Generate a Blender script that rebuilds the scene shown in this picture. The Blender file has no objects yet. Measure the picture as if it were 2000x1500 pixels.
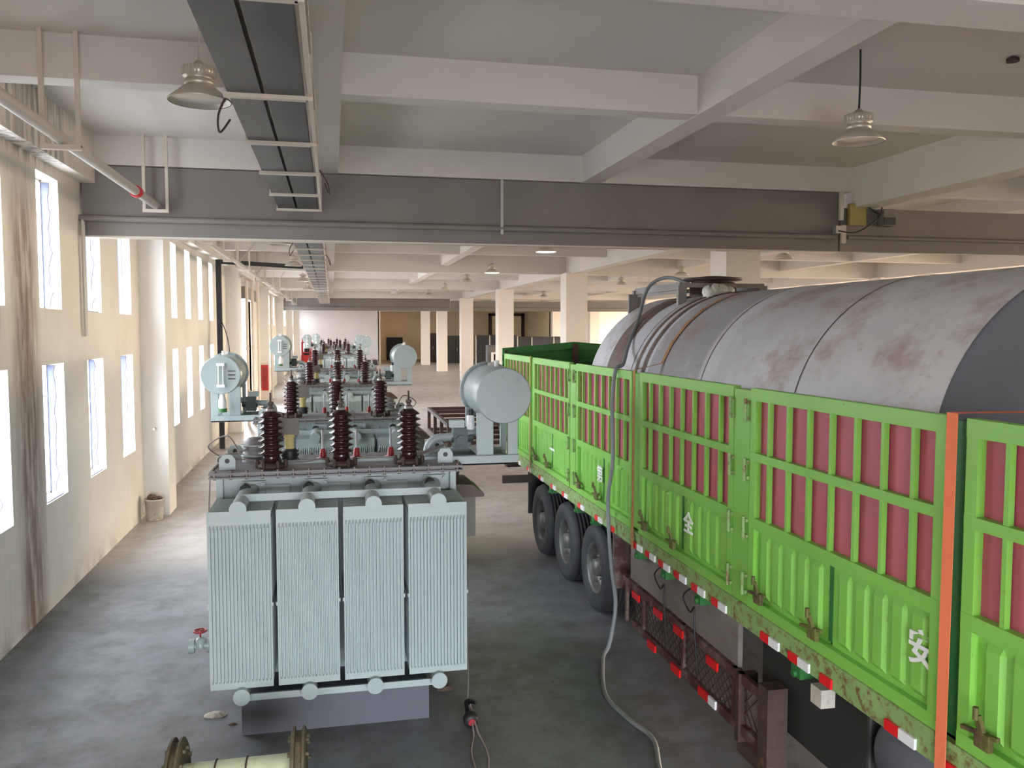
import bpy, math, random
from mathutils import Vector, Matrix
random.seed(7)
S = bpy.context.scene
COL = S.collection
PI = math.pi

# ---------------------------------------------------------------- camera, world, light
cam = bpy.data.cameras.new('camera')
camo = bpy.data.objects.new('camera', cam); COL.objects.link(camo)
cam.sensor_fit = 'HORIZONTAL'; cam.sensor_width = 36.0
cam.lens = 36.0 * 1650 / 2000
cam.clip_start = 0.05; cam.clip_end = 400
camo.location = (0, 0, 3.4)
camo.rotation_euler = (PI / 2 - math.radians(3.710), 0, -math.radians(12.018))
S.camera = camo

W = bpy.data.worlds.new('world'); S.world = W; W.use_nodes = True
nt = W.node_tree; nt.nodes.clear()
out = nt.nodes.new('ShaderNodeOutputWorld'); bg = nt.nodes.new('ShaderNodeBackground')
tc = nt.nodes.new('ShaderNodeTexCoord'); sp = nt.nodes.new('ShaderNodeSeparateXYZ')
rmp = nt.nodes.new('ShaderNodeValToRGB'); mr = nt.nodes.new('ShaderNodeMapRange')
nt.links.new(tc.outputs['Generated'], sp.inputs[0]); nt.links.new(sp.outputs['X'], mr.inputs[0])
mr.inputs[1].default_value = -1; mr.inputs[2].default_value = 1
nt.links.new(mr.outputs[0], rmp.inputs[0])
rmp.color_ramp.elements[0].position = 0.56; rmp.color_ramp.elements[0].color = (0.84, 0.91, 1.0, 1)
rmp.color_ramp.elements[1].position = 0.9; rmp.color_ramp.elements[1].color = (1.4, 1.14, 0.86, 1)
gz = nt.nodes.new('ShaderNodeMapRange'); nt.links.new(sp.outputs['Z'], gz.inputs[0])
gz.inputs[1].default_value = -.06; gz.inputs[2].default_value = .03; gz.inputs[3].default_value = .28; gz.inputs[4].default_value = 1
mm = nt.nodes.new('ShaderNodeMix'); mm.data_type = 'RGBA'; mm.blend_type = 'MULTIPLY'; mm.inputs[0].default_value = 1
nt.links.new(rmp.outputs[0], mm.inputs[6]); nt.links.new(gz.outputs[0], mm.inputs[7])
nt.links.new(mm.outputs[2], bg.inputs[0]); bg.inputs[1].default_value = 30.0
nt.links.new(bg.outputs[0], out.inputs[0])
W.cycles.sampling_method = 'MANUAL'; W.cycles.sample_map_resolution = 256

S.view_settings.view_transform = 'Standard'; S.view_settings.look = 'None'
S.view_settings.gamma = 1; S.view_settings.use_curve_mapping = False
S.view_settings.exposure = 0.0
cy = S.cycles
cy.use_denoising = True; cy.max_bounces = 7; cy.diffuse_bounces = 6; cy.glossy_bounces = 3
cy.transmission_bounces = 3; cy.sample_clamp_indirect = 6; cy.caustics_reflective = False; cy.caustics_refractive = False

def portal(name, loc, rot, sx, sy):
    l = bpy.data.lights.new(name, 'AREA'); l.shape = 'RECTANGLE'; l.size = sx; l.size_y = sy
    l.cycles.is_portal = True
    o = bpy.data.objects.new(name, l); COL.objects.link(o); o.location = loc; o.rotation_euler = rot
portal('daylight_portal_windows', (-3.66, 38, 3.2), (0, -PI / 2, 0), 5.0, 88)
portal('daylight_portal_far_side', (34.6, 45, 2.9), (0, PI / 2, 0), 5.2, 99)
portal('daylight_portal_entrance', (.55, -5.12, 1.6), (PI / 2, 0, 0), 6.2, 3.3)

# ---------------------------------------------------------------- materials
def lin(c):
    return tuple(((v / 255) / 12.92 if v / 255 <= 0.04045 else ((v / 255 + 0.055) / 1.055) ** 2.4) for v in c) + (1,)
def newmat(name):
    m = bpy.data.materials.new(name); m.use_nodes = True
    n = m.node_tree; b = n.nodes['Principled BSDF']; return m, n, b
def N(n, t, **k):
    x = n.nodes.new(t)
    for a, v in k.items(): setattr(x, a, v)
    return x
def noise(n, scale, detail=5, vec=None, rough=0.6):
    t = N(n, 'ShaderNodeTexNoise'); t.inputs['Scale'].default_value = scale
    t.inputs['Detail'].default_value = detail; t.inputs['Roughness'].default_value = rough
    if vec: n.links.new(vec, t.inputs['Vector'])
    return t
def ramp(n, fac, p0, p1, c0=(0, 0, 0, 1), c1=(1, 1, 1, 1)):
    r = N(n, 'ShaderNodeValToRGB'); n.links.new(fac, r.inputs[0])
    r.color_ramp.elements[0].position = p0; r.color_ramp.elements[0].color = c0
    r.color_ramp.elements[1].position = p1; r.color_ramp.elements[1].color = c1
    return r
def mix(n, fac, a, b, blend='MIX'):
    x = N(n, 'ShaderNodeMix', data_type='RGBA', blend_type=blend)
    if isinstance(fac, float): x.inputs[0].default_value = fac
    else: n.links.new(fac, x.inputs[0])
    for s, v in ((6, a), (7, b)):
        if isinstance(v, tuple): x.inputs[s].default_value = v
        else: n.links.new(v, x.inputs[s])
    return x.outputs[2]
def objvec(n, scale=(1, 1, 1)):
    t = N(n, 'ShaderNodeTexCoord'); mp = N(n, 'ShaderNodeMapping')
    mp.inputs['Scale'].default_value = scale
    n.links.new(t.outputs['Object'], mp.inputs['Vector']); return mp.outputs[0]
def bump(n, b, h, st=0.2, dist=0.01):
    x = N(n, 'ShaderNodeBump'); x.inputs['Strength'].default_value = st; x.inputs['Distance'].default_value = dist
    n.links.new(h, x.inputs['Height']); n.links.new(x.outputs[0], b.inputs['Normal'])
def pm(name, col, rough=0.5, metal=0.0, var=0.12, scale=3.0, dirt=None, dlo=0.55, dhi=0.72, dscale=6.0, bmp=0.0, stretch=(1, 1, 1), emit=0):
    m, n, b = newmat(name)
    v = objvec(n, stretch)
    c = lin(col); c2 = tuple(x * (1 - var) for x in c[:3]) + (1,)
    t = noise(n, scale, 6, v)
    o = mix(n, ramp(n, t.outputs[0], 0.35, 0.65).outputs[0], c, c2)
    if dirt:
        t2 = noise(n, dscale, 8, v, 0.7)
        o = mix(n, ramp(n, t2.outputs[0], dlo, dhi).outputs[0], o, lin(dirt))
    n.links.new(o, b.inputs['Base Color'])
    b.inputs['Roughness'].default_value = rough; b.inputs['Metallic'].default_value = metal
    if bmp: bump(n, b, t.outputs[0], bmp)
    if emit:
        b.inputs['Emission Color'].default_value = lin(col); b.inputs['Emission Strength'].default_value = emit
    return m

M = {}
M['white'] = pm('white_paint', (226, 222, 216), 0.75, var=0.06, scale=0.7)
M['endwall'] = pm('end_wall_plaster', (206, 202, 200), 0.85, var=0.05, scale=.4)
M['column'] = pm('column_plaster', (232, 222, 212), 0.8, var=0.05, scale=0.8)
M['tan'] = pm('tan_plaster', (214, 194, 168), 0.85, var=0.1, scale=0.5)
M['ceiling'] = pm('ceiling_paint', (214, 208, 202), 0.8, var=0.08, scale=0.35)
M['girder'] = pm('grey_girder_paint', (128, 122, 118), 0.55, var=0.14, scale=0.9)
M['tank_green'] = pm('grey_green_enamel', (160, 172, 171), 0.32, var=0.05, scale=2, dirt=(128, 140, 140), dlo=.6, dhi=.8)
M['rad'] = pm('radiator_enamel', (164, 176, 175), 0.36, var=0.05, scale=2)
M['lid'] = pm('dusty_cover_plate', (130, 126, 128), 0.5, var=0.15, scale=4, dirt=(104, 98, 94), dlo=.5, dhi=.75)
M['bolt'] = pm('dull_bolt_steel', (112, 100, 92), .5, metal=.4, var=.2)
M['latch'] = pm('dirty_green_latch', (104, 102, 50), .6, var=.3, scale=20, dirt=(70, 50, 36), dlo=.45, dhi=.6)
M['reelrust'] = pm('olive_rust', (92, 84, 62), .7, var=.3, scale=14, dirt=(120, 104, 78), dlo=.5, dhi=.7)
M['relay'] = pm('dark_grey_green_relay', (78, 92, 88), .5, var=.15)
M['tubegrey'] = pm('grey_glass_tube', (158, 156, 160), .15, var=.05)
M['plinth'] = pm('grey_plinth', (92, 94, 102), 0.6, var=0.15, scale=2)
M['porc'] = pm('brown_porcelain', (52, 27, 31), 0.12, var=0.2, scale=5)
M['black'] = pm('black_rubber', (30, 30, 32), 0.5, var=0.2)
M['tyre'] = pm('tyre_rubber', (50, 51, 54), 0.7, var=0.25, scale=6, dirt=(78, 74, 70), dlo=.55, dhi=.8)
M['rim'] = pm('grey_wheel_rim', (112, 112, 108), 0.45, metal=.3, var=0.3, scale=6, dirt=(70, 56, 46))
M['steel'] = pm('galvanised_steel', (190, 190, 188), 0.4, metal=.6, var=0.15, scale=8)
M['brass'] = pm('dull_brass', (150, 120, 92), 0.35, metal=.7, var=0.2, scale=8)
M['redpaint'] = pm('red_paint', (196, 34, 40), 0.4, var=0.12)
M['crimson'] = pm('crimson_enamel', (150, 30, 34), 0.4, var=0.15)
M['green'] = pm('lime_green_paint', (130, 190, 80), 0.42, var=0.1, scale=1.4, dirt=(120, 96, 50), dlo=.64, dhi=.74, dscale=9)
M['greenrust'] = pm('rusty_green_paint', (140, 172, 108), 0.55, var=0.2, scale=4, dirt=(112, 78, 52), dlo=.5, dhi=.62, dscale=12)
M['greendark'] = pm('dark_and_shaded_green', (46, 112, 50), 0.5, var=0.2, scale=3)  # own dark green, and lime green with shade put into the colour
M['infill'] = pm('red_sheet', (184, 88, 106), 0.55, var=0.14, scale=2.2, stretch=(1, 3, .4))
M['rust'] = pm('rusty_steel', (72, 54, 46), 0.75, var=0.35, scale=7, dirt=(140, 96, 66), dlo=.6, dhi=.75)
M['darkbrown'] = pm('dark_brown_steel', (66, 48, 42), 0.65, var=0.3, scale=5)
M['chassis'] = pm('maroon_chassis', (84, 44, 44), 0.65, var=0.3, scale=4, dirt=(122, 112, 104), dlo=.45, dhi=.68)
M['dustgrey'] = pm('dusty_grey_sheet', (130, 122, 116), 0.8, var=0.2, scale=2.5, dirt=(100, 86, 76), dlo=.55, dhi=.75)
M['darkbox'] = pm('black_steel_box', (44, 43, 40), 0.6, var=0.2)
M['lampmetal'] = pm('lamp_aluminium', (196, 190, 178), 0.4, metal=.5, var=0.05)
M['traydark'] = pm('dark_grey_duct', (70, 68, 70), 0.45, metal=.15, var=0.35, scale=1.5)
M['traywhite'] = pm('cream_bracket', (206, 196, 184), 0.5, var=0.06)
M['pipe'] = pm('galvanised_pipe', (188, 184, 178), 0.45, metal=.3, var=0.1)
M['orange'] = pm('orange_strap', (238, 128, 84), 0.7, var=0.06)
M['dullstrap'] = pm('faded_orange_strap', (170, 120, 70), 0.8, var=0.2, scale=12)
M['hose'] = pm('grey_hose', (122, 126, 128), 0.5, var=0.1)
M['cable'] = pm('grey_cable', (140, 130, 128), 0.6, var=0.1)
M['reflw'] = pm('white_reflector', (236, 236, 236), 0.3, var=0.05)
M['reflr'] = pm('red_reflector', (222, 30, 36), 0.3, var=0.05)
M['glyph'] = pm('white_stencil_paint', (236, 240, 232), 0.6, var=0.1, scale=20)
M['bucket'] = pm('white_bucket', (196, 190, 176), 0.6, var=0.2, scale=8, dirt=(110, 92, 76))
M['rubble'] = pm('brown_rubble', (104, 84, 72), 0.9, var=0.4, scale=20)
M['cloth'] = pm('white_rag', (206, 206, 196), 0.9, var=0.1)
M['reel'] = pm('pale_green_drum', (206, 212, 176), 0.5, var=0.2, scale=9, dirt=(140, 120, 80), dlo=.56, dhi=.72)
M['cabinet'] = pm('brown_grey_cabinet', (112, 105, 96), 0.55, var=0.1)
M['cabtop'] = pm('brown_cabinet_roof', (98, 80, 70), 0.6, var=0.15)
M['yellowbox'] = pm('yellowed_plastic', (168, 148, 92), 0.6, var=0.1)
M['ochre'] = pm('ochre_plaster', (160, 140, 116), 0.85, var=0.12, scale=1)
M['bright'] = pm('cream_plaster_lit_doorway', (246, 230, 196), 0.8, var=0.03, scale=.5)
M['glass'] = pm('amber_glass', (206, 186, 130), 0.1, var=0.1)
M['gauge'] = pm('gauge_white', (228, 226, 228), 0.3, var=0.04)
M['lampon'] = pm('lit_diffuser', (255, 250, 240), 0.5, var=0, emit=6)
M['rawplaster'] = pm('raw_blue_grey_render', (104, 108, 130), 0.9, var=0.2, scale=12, bmp=.3)
M['seam'] = pm('dark_weld_seam', (84, 78, 76), 0.6, var=0.2)

def mul_(n, a, c):
    x = N(n, 'ShaderNodeMath', operation='MULTIPLY'); n.links.new(a, x.inputs[0]); x.inputs[1].default_value = c; return x.outputs[0]
# concrete floor
m, n, b = newmat('concrete_floor'); v = objvec(n)
a1 = noise(n, 0.35, 6, v); a2 = noise(n, 2.2, 8, v, .7); a3 = noise(n, 9, 6, objvec(n, (1, .25, 1)), .7)
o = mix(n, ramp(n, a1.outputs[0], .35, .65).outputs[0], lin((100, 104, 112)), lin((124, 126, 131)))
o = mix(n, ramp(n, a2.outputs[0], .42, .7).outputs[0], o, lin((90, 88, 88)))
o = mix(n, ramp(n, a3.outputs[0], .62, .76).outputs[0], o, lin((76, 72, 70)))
# darker floor tone near the camera, lighter tone beyond, edge broken by noise
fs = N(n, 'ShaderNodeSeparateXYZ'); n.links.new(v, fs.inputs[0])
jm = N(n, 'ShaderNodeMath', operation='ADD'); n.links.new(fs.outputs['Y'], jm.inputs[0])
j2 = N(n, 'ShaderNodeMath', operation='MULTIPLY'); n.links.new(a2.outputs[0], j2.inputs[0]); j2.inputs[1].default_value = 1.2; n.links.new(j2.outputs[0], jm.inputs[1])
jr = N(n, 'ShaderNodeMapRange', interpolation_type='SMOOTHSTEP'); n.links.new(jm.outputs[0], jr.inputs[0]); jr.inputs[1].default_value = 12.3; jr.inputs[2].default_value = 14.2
far_tone = mix(n, ramp(n, a1.outputs[0], .35, .65).outputs[0], lin((176, 170, 163)), lin((196, 192, 187)))
far_tone = mix(n, mul_(n, ramp(n, a2.outputs[0], .45, .72).outputs[0], .6), far_tone, lin((140, 130, 122)))
far_tone = mix(n, mul_(n, ramp(n, a3.outputs[0], .62, .76).outputs[0], .5), far_tone, lin((116, 106, 98)))
o = mix(n, jr.outputs[0], o, far_tone)
n.links.new(o, b.inputs['Base Color'])
rr = ramp(n, a2.outputs[0], .3, .7, (.32, .32, .32, 1), (.55, .55, .55, 1)); n.links.new(rr.outputs[0], b.inputs['Roughness'])
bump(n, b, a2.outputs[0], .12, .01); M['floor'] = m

# left wall: white plaster with brown damp runs and dirt near the floor
m, n, b = newmat('stained_plaster_wall')
t = N(n, 'ShaderNodeTexCoord'); s = N(n, 'ShaderNodeSeparateXYZ'); n.links.new(t.outputs['Object'], s.inputs[0])
def band(src, lo, hi, soft):
    r1 = N(n, 'ShaderNodeMapRange', interpolation_type='SMOOTHSTEP'); n.links.new(src, r1.inputs[0])
    r1.inputs[1].default_value = lo - soft; r1.inputs[2].default_value = lo + soft
    r2 = N(n, 'ShaderNodeMapRange', interpolation_type='SMOOTHSTEP'); n.links.new(src, r2.inputs[0])
    r2.inputs[1].default_value = hi + soft; r2.inputs[2].default_value = hi - soft
    x = N(n, 'ShaderNodeMath', operation='MULTIPLY'); n.links.new(r1.outputs[0], x.inputs[0]); n.links.new(r2.outputs[0], x.inputs[1])
    return x.outputs[0]
def mul(a, c):
    x = N(n, 'ShaderNodeMath', operation='MULTIPLY'); n.links.new(a, x.inputs[0])
    if isinstance(c, float): x.inputs[1].default_value = c
    else: n.links.new(c, x.inputs[1])
    return x.outputs[0]
st = noise(n, 5, 7, objvec(n, (1, 1.6, .22)), .65)
st2 = noise(n, 9, 7, objvec(n, (1, 1.0, .12)), .6)
base = mix(n, ramp(n, noise(n, .6, 4, objvec(n)).outputs[0], .35, .65).outputs[0], lin((228, 222, 214)), lin((216, 208, 198)))
sb = mul(band(s.outputs['Y'], 10.15, 10.85, .22), ramp(n, st.outputs[0], .25, .58).outputs[0])
o = mix(n, mul(mul(sb, band(s.outputs['Z'], -1.0, 4.9, .5)), .9), base, lin((122, 96, 80)))
s2 = mul(band(s.outputs['Y'], 9.4, 11.2, .5), ramp(n, st2.outputs[0], .55, .75).outputs[0])
o = mix(n, mul(s2, .4), o, lin((140, 126, 118)))
s3 = mul(band(s.outputs['Z'], -1.0, .12, .3), ramp(n, noise(n, 1.6, 6, objvec(n)).outputs[0], .45, .68).outputs[0])
o = mix(n, mul(s3, .6), o, lin((110, 98, 86)))
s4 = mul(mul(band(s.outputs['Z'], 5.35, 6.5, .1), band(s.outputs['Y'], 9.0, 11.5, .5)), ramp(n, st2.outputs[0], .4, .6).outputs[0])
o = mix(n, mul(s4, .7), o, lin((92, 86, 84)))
n.links.new(o, b.inputs['Base Color']); b.inputs['Roughness'].default_value = .8; M['wall'] = m

# weathered tank steel: grey with worn pinkish brown blotches
m, n, b = newmat('weathered_tank_steel')
t1 = noise(n, 2.0, 9, objvec(n, (1, .7, 1)), .68); t2 = noise(n, 9, 8, objvec(n, (.6, .6, 1.6)), .7); t3 = noise(n, .8, 4, objvec(n))
o = mix(n, ramp(n, t3.outputs[0], .4, .6).outputs[0], lin((206, 206, 210)), lin((186, 184, 188)))
ty = N(n, 'ShaderNodeTexCoord'); sy = N(n, 'ShaderNodeSeparateXYZ'); n.links.new(ty.outputs['Object'], sy.inputs[0])
o = mix(n, mul(band(sy.outputs['Y'], 3.16, 4.42, .03), .55), o, lin((112, 110, 114)))
o = mix(n, mul(band(sy.outputs['Y'], 2.85, 3.1, .03), .3), o, lin((212, 214, 218)))
o = mix(n, mul(ramp(n, t1.outputs[0], .50, .64).outputs[0], .7), o, lin((150, 124, 112)))
o = mix(n, mul(ramp(n, t2.outputs[0], .58, .74).outputs[0], .55), o, lin((120, 100, 90)))
o = mix(n, mul(ramp(n, noise(n, 3.1, 8, objvec(n), .7).outputs[0], .6, .7).outputs[0], .6), o, lin((196, 192, 186)))
n.links.new(o, b.inputs['Base Color']); b.inputs['Roughness'].default_value = .42; b.inputs['Metallic'].default_value = .1
M['tank'] = m
M['tankband'] = pm('brown_stained_steel', (112, 94, 88), .5, metal=.3, var=.2, scale=4, dirt=(150, 146, 148), dlo=.55, dhi=.7)

# ---------------------------------------------------------------- mesh builder
class MB:
    def __init__(s): s.v = []; s.f = []; s.sm = []
    def add(s, vs, fs, smooth=False):
        o = len(s.v); s.v += [tuple(p) for p in vs]
        for f in fs: s.f.append(tuple(i + o for i in f)); s.sm.append(smooth)
        return s
    def box(s, x0, x1, y0, y1, z0, z1):
        if x0 > x1: x0, x1 = x1, x0
        if y0 > y1: y0, y1 = y1, y0
        if z0 > z1: z0, z1 = z1, z0
        return s.add([(x0, y0, z0), (x1, y0, z0), (x1, y1, z0), (x0, y1, z0), (x0, y0, z1), (x1, y0, z1), (x1, y1, z1), (x0, y1, z1)],
                     [(0, 3, 2, 1), (4, 5, 6, 7), (0, 1, 5, 4), (1, 2, 6, 5), (2, 3, 7, 6), (3, 0, 4, 7)])
    def frame(s, p, q):
        d = (q - p).normalized(); a = Vector((0, 0, 1)) if abs(d.z) < .95 else Vector((1, 0, 0))
        u = d.cross(a).normalized(); return d, u, u.cross(d).normalized()
    def bar(s, p, q, w, h):
        p, q = Vector(p), Vector(q); d, u, v = s.frame(p, q); u *= w / 2; v *= h / 2
        return s.add([p - u - v, p + u - v, p + u + v, p - u + v, q - u - v, q + u - v, q + u + v, q - u + v],
                     [(0, 1, 2, 3), (7, 6, 5, 4), (0, 4, 5, 1), (1, 5, 6, 2), (2, 6, 7, 3), (3, 7, 4, 0)])
    def cyl(s, p, q, r, n=16, r2=None, caps=True):
        p, q = Vector(p), Vector(q); r2 = r if r2 is None else r2; d, u, v = s.frame(p, q)
        A = [p + (u * math.cos(2 * PI * i / n) + v * math.sin(2 * PI * i / n)) * r for i in range(n)]
        B = [q + (u * math.cos(2 * PI * i / n) + v * math.sin(2 * PI * i / n)) * r2 for i in range(n)]
        s.add(A + B, [(i, (i + 1) % n, n + (i + 1) % n, n + i) for i in range(n)], True)
        if caps: s.add(A, [tuple(range(n))[::-1]]); s.add(B, [tuple(range(n))])
        return s
    def tube(s, pts, r, n=8):
        P = [Vector(p) for p in pts]; o = len(s.v); rings = []
        for i, p in enumerate(P):
            d = (P[min(i + 1, len(P) - 1)] - P[max(i - 1, 0)]).normalized()
            if i == 0: a = Vector((0, 0, 1)) if abs(d.z) < .9 else Vector((1, 0, 0)); u = d.cross(a).normalized()
            else: u = (u - d * u.dot(d)).normalized()
            v = d.cross(u)
            rings.append([p + (u * math.cos(2 * PI * k / n) + v * math.sin(2 * PI * k / n)) * r for k in range(n)])
        vs = [q for R in rings for q in R]; fs = []
        for i in range(len(P) - 1):
            for k in range(n): fs.append((i * n + k, i * n + (k + 1) % n, (i + 1) * n + (k + 1) % n, (i + 1) * n + k))
        s.add(vs, fs, True); s.add(rings[0], [tuple(range(n))[::-1]]); s.add(rings[-1], [tuple(range(n))]); return s
    def curve(s, pts, r, n=8, k=6):
        P = [Vector(p) for p in pts]; Q = [P[0]] + P + [P[-1]]; out = []
        for i in range(1, len(Q) - 2):
            for j in range(k):
                t = j / k; a, b_, c, d = Q[i - 1], Q[i], Q[i + 1], Q[i + 2]
                out.append(.5 * ((2 * b_) + (c - a) * t + (2 * a - 5 * b_ + 4 * c - d) * t * t + (3 * b_ - a - 3 * c + d) * t ** 3))
        out.append(P[-1]); return s.tube(out, r, n)
    def lathe(s, prof, o=(0, 0, 0), axis='z', n=24, smooth=True, cap=True):
        def pt(r, h, a):
            c, d = r * math.cos(a), r * math.sin(a)
            if axis == 'z': return (o[0] + c, o[1] + d, o[2] + h)
            if axis == 'y': return (o[0] + c, o[1] + h, o[2] + d)
            return (o[0] + h, o[1] + c, o[2] + d)
        vs = []; fs = []
        for r, h in prof: vs += [pt(r, h, 2 * PI * k / n) for k in range(n)]
        for i in range(len(prof) - 1):
            for k in range(n): fs.append((i * n + k, i * n + (k + 1) % n, (i + 1) * n + (k + 1) % n, (i + 1) * n + k))
        s.add(vs, fs, smooth)
        if cap:
            if prof[0][0] > 0: s.add(vs[:n], [tuple(range(n))[::-1]])
            if prof[-1][0] > 0: s.add(vs[-n:], [tuple(range(n))])
        return s
    def prism(s, poly, a, b, axis='x'):
        def pt(p, h): return {'x': (h, p[0], p[1]), 'y': (p[0], h, p[1]), 'z': (p[0], p[1], h)}[axis]
        n = len(poly)
        return s.add([pt(p, a) for p in poly] + [pt(p, b) for p in poly],
                     [tuple(range(n))[::-1], tuple(range(n, 2 * n))] + [(i, (i + 1) % n, n + (i + 1) % n, n + i) for i in range(n)])
    def fluted(s, u0, u1, z0, z1, face, dep, n, tb, bb, axis='x', duty=.5):
        """plate in the u-z plane; n raised vertical ribs of depth dep standing off `face`; flat bands tb, bb"""
        us = [u0]; ds = [0]; w = (u1 - u0) / (n + .6); st = u0 + .3 * w
        for i in range(n):
            a = st + i * w
            us += [a + w * .5 * (1 - duty) - w * .06, a + w * .5 * (1 - duty) + w * .06, a + w * (.5 + .5 * duty) - w * .06, a + w * (.5 + .5 * duty) + w * .06]
            ds += [0, 1, 1, 0]
        us.append(u1); ds.append(0)
        rows = [(z0, 0), (z0 + bb, 0), (z0 + bb + .03, 1), (z1 - tb - .03, 1), (z1 - tb, 0), (z1, 0)]
        vs = []; m_ = len(us)
        for z, k in rows:
            for u, d in zip(us, ds):
                q = face + dep * d * k
                vs.append((u, q, z) if axis == 'x' else (q, u, z))
        fs = [(r * m_ + i, r * m_ + i + 1, (r + 1) * m_ + i + 1, (r + 1) * m_ + i) for r in range(5) for i in range(m_ - 1)]
        return s.add(vs, fs)
    def build(s, name, mat, parent=None, loc=None, bevel=0):
        me = bpy.data.meshes.new(name); me.from_pydata(s.v, [], s.f); me.update()
        me.polygons.foreach_set('use_smooth', s.sm)
        me.materials.append(mat)
        o = bpy.data.objects.new(name, me); COL.objects.link(o)
        if parent: o.parent = parent
        if loc: o.location = loc
        if bevel:
            b = o.modifiers.new('bevel', 'BEVEL'); b.width = bevel; b.segments = 2; b.limit_method = 'ANGLE'
        return o

def tag(o, label, cat, group=None, kind=None):
    if label: o['label'] = label
    if cat: o['category'] = cat
    if group: o['group'] = group
    if kind: o['kind'] = kind
    return o
def empty(name, loc=(0, 0, 0), rz=0):
    o = bpy.data.objects.new(name, None); COL.objects.link(o); o.location = loc; o.rotation_euler = (0, 0, rz)
    o.empty_display_size = .2; return o
def struct(mb, name, mat, bevel=0):
    o = mb.build(name, mat, bevel=bevel); o['kind'] = 'structure'; return o
def copy_tree(o, parent=None):
    c = o.copy(); COL.objects.link(c)
    if parent: c.parent = parent
    for ch in list(o.children): copy_tree(ch, c)
    return c

# ---------------------------------------------------------------- building shell
XL, XR, YB, YF = -3.38, 34.5, -5.0, 95.0
ZC = 6.08
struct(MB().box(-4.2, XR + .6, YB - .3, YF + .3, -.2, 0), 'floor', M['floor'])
struct(MB().box(-3.9, XR + .3, YB - .3, YF + .3, ZC, ZC + .25), 'ceiling', M['ceiling'])

rows = [(1.29, 2.97), (3.65, 5.28)]
MAIN = [4.85 + 12.85 * k for k in range(0, 7)]           # main frames 4.85 17.7 30.55 ...
wins = [(9.05, 9.9), (11.0, 11.83), (12.9, 13.75), (14.83, 15.68),
        (19.35, 20.1), (21.25, 22.0), (23.2, 23.95), (25.25, 26.0), (27.25, 28.05)]
for k in range(2, 6):
    b0 = 16.3 + 12.6 * k
    for j in range(5): wins.append((b0 + 2.5 + j * 2.0, b0 + 3.5 + j * 2.0))
DOOR = (33.2, 37.6)
wall = MB(); T = .24
wall.box(XL - T, XL, YB, DOOR[0], 0, 1.29); wall.box(XL - T, XL, DOOR[1], YF, 0, 1.29)
wall.box(XL - T, XL, YB, DOOR[0], 2.97, 3.65); wall.box(XL - T, XL, DOOR[1], YF, 2.97, 3.65)
wall.box(XL - T, XL, YB, YF, 5.28, ZC); wall.box(XL - T, XL, DOOR[0], DOOR[1], 4.75, 5.28)
edges = sorted(wins); y = YB
for (a, c) in edges:
    for z0, z1 in rows:
        segs = [(y, a)]
        if y < DOOR[0] < a or y < DOOR[1] < a: segs = [(y, max(y, DOOR[0])), (DOOR[1], a)]
        for p, q in segs:
            if q > p + .01: wall.box(XL - T, XL, p, q, z0, z1)
    y = c
for z0, z1 in rows: wall.box(XL - T, XL, y, YF, z0, z1)
wo = struct(wall, 'wall_left', M['wall'])
struct(MB().box(XL, XL + .2, YB, 12.8, 5.42, ZC).box(XL, XL + .2, 13.2, YF, 5.42, ZC), 'trim_1', M['wall'])

k = 1
for (a, c) in wins:
    for z0, z1 in rows:
        fr = MB(); f = .03
        fr.box(XL - T + .0, XL - T + .04, a, a + f, z0, z1).box(XL - T, XL - T + .04, c - f, c, z0, z1)
        fr.box(XL - T, XL - T + .04, a, c, z0, z0 + f).box(XL - T, XL - T + .04, a, c, z1 - f, z1)
        w = struct(fr, 'window_%d' % k, M['white']); k += 1
        if 8 < a < 16:                                  # unfinished ragged render on the far jamb
            poly = [(XL - T + .04, z0 + .03)]
            nst = 16; edge = []
            for i in range(nst + 1):
                zz = z0 + .03 + (z1 - z0 - .06) * i / nst
                edge.append((XL - T + .10 + .055 * (random.random()) * (1.3 if i % 5 == 2 else .7), zz))
            poly = [(XL - T + .04, z0 + .03)] + edge + [(XL - T + .04, z1 - .03)]
            MB().prism(poly, c - .014, c - .001, 'y').build('raw_render', M['rawplaster'], w)
            if (a, z0) == (11.0, rows[0][0]) or (a > 12 and a < 14):
                l = MB()
                l.box(XL - .16, XL - .02, a + .1, c - .1, z0, z0 + .012)
                l.build('sill_render', M['rawplaster'], w)

# piers along the left wall and concrete columns inside
PIL = [3.45 + 12.72 * k for k in range(7)]
for k, yy in enumerate(PIL):
    y0 = 16.3 + 12.72 * (k - 1)
    o = struct(MB().box(XL, -2.95, y0, y0 + .68, 0, 5.42), 'trim_%d' % (k + 2), M['white'])
colY = [17.0, 29.75, 42.55, 55.3, 68.1, 80.5]
cm = MB().box(-.4, .4, 0, .8, 0, 5.45).build('column', M['column'])
c0 = None; idx = 10
names = ['nearest', 'second', 'third', 'fourth', 'fifth', 'sixth']
for ri, cx in enumerate((8.75, 21.6)):
    for i, yy in enumerate(colY):
        o = cm if c0 is None else cm.copy()
        if c0 is not None: COL.objects.link(o)
        c0 = o; o.location = (cx, yy, 0)
        tag(o, '%s square white column, counted from the camera, in the %s' % (names[i], 'row just right of the trailer' if ri == 0 else 'row farther right'), 'column', 'square white columns of the hall', 'structure')

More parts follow.
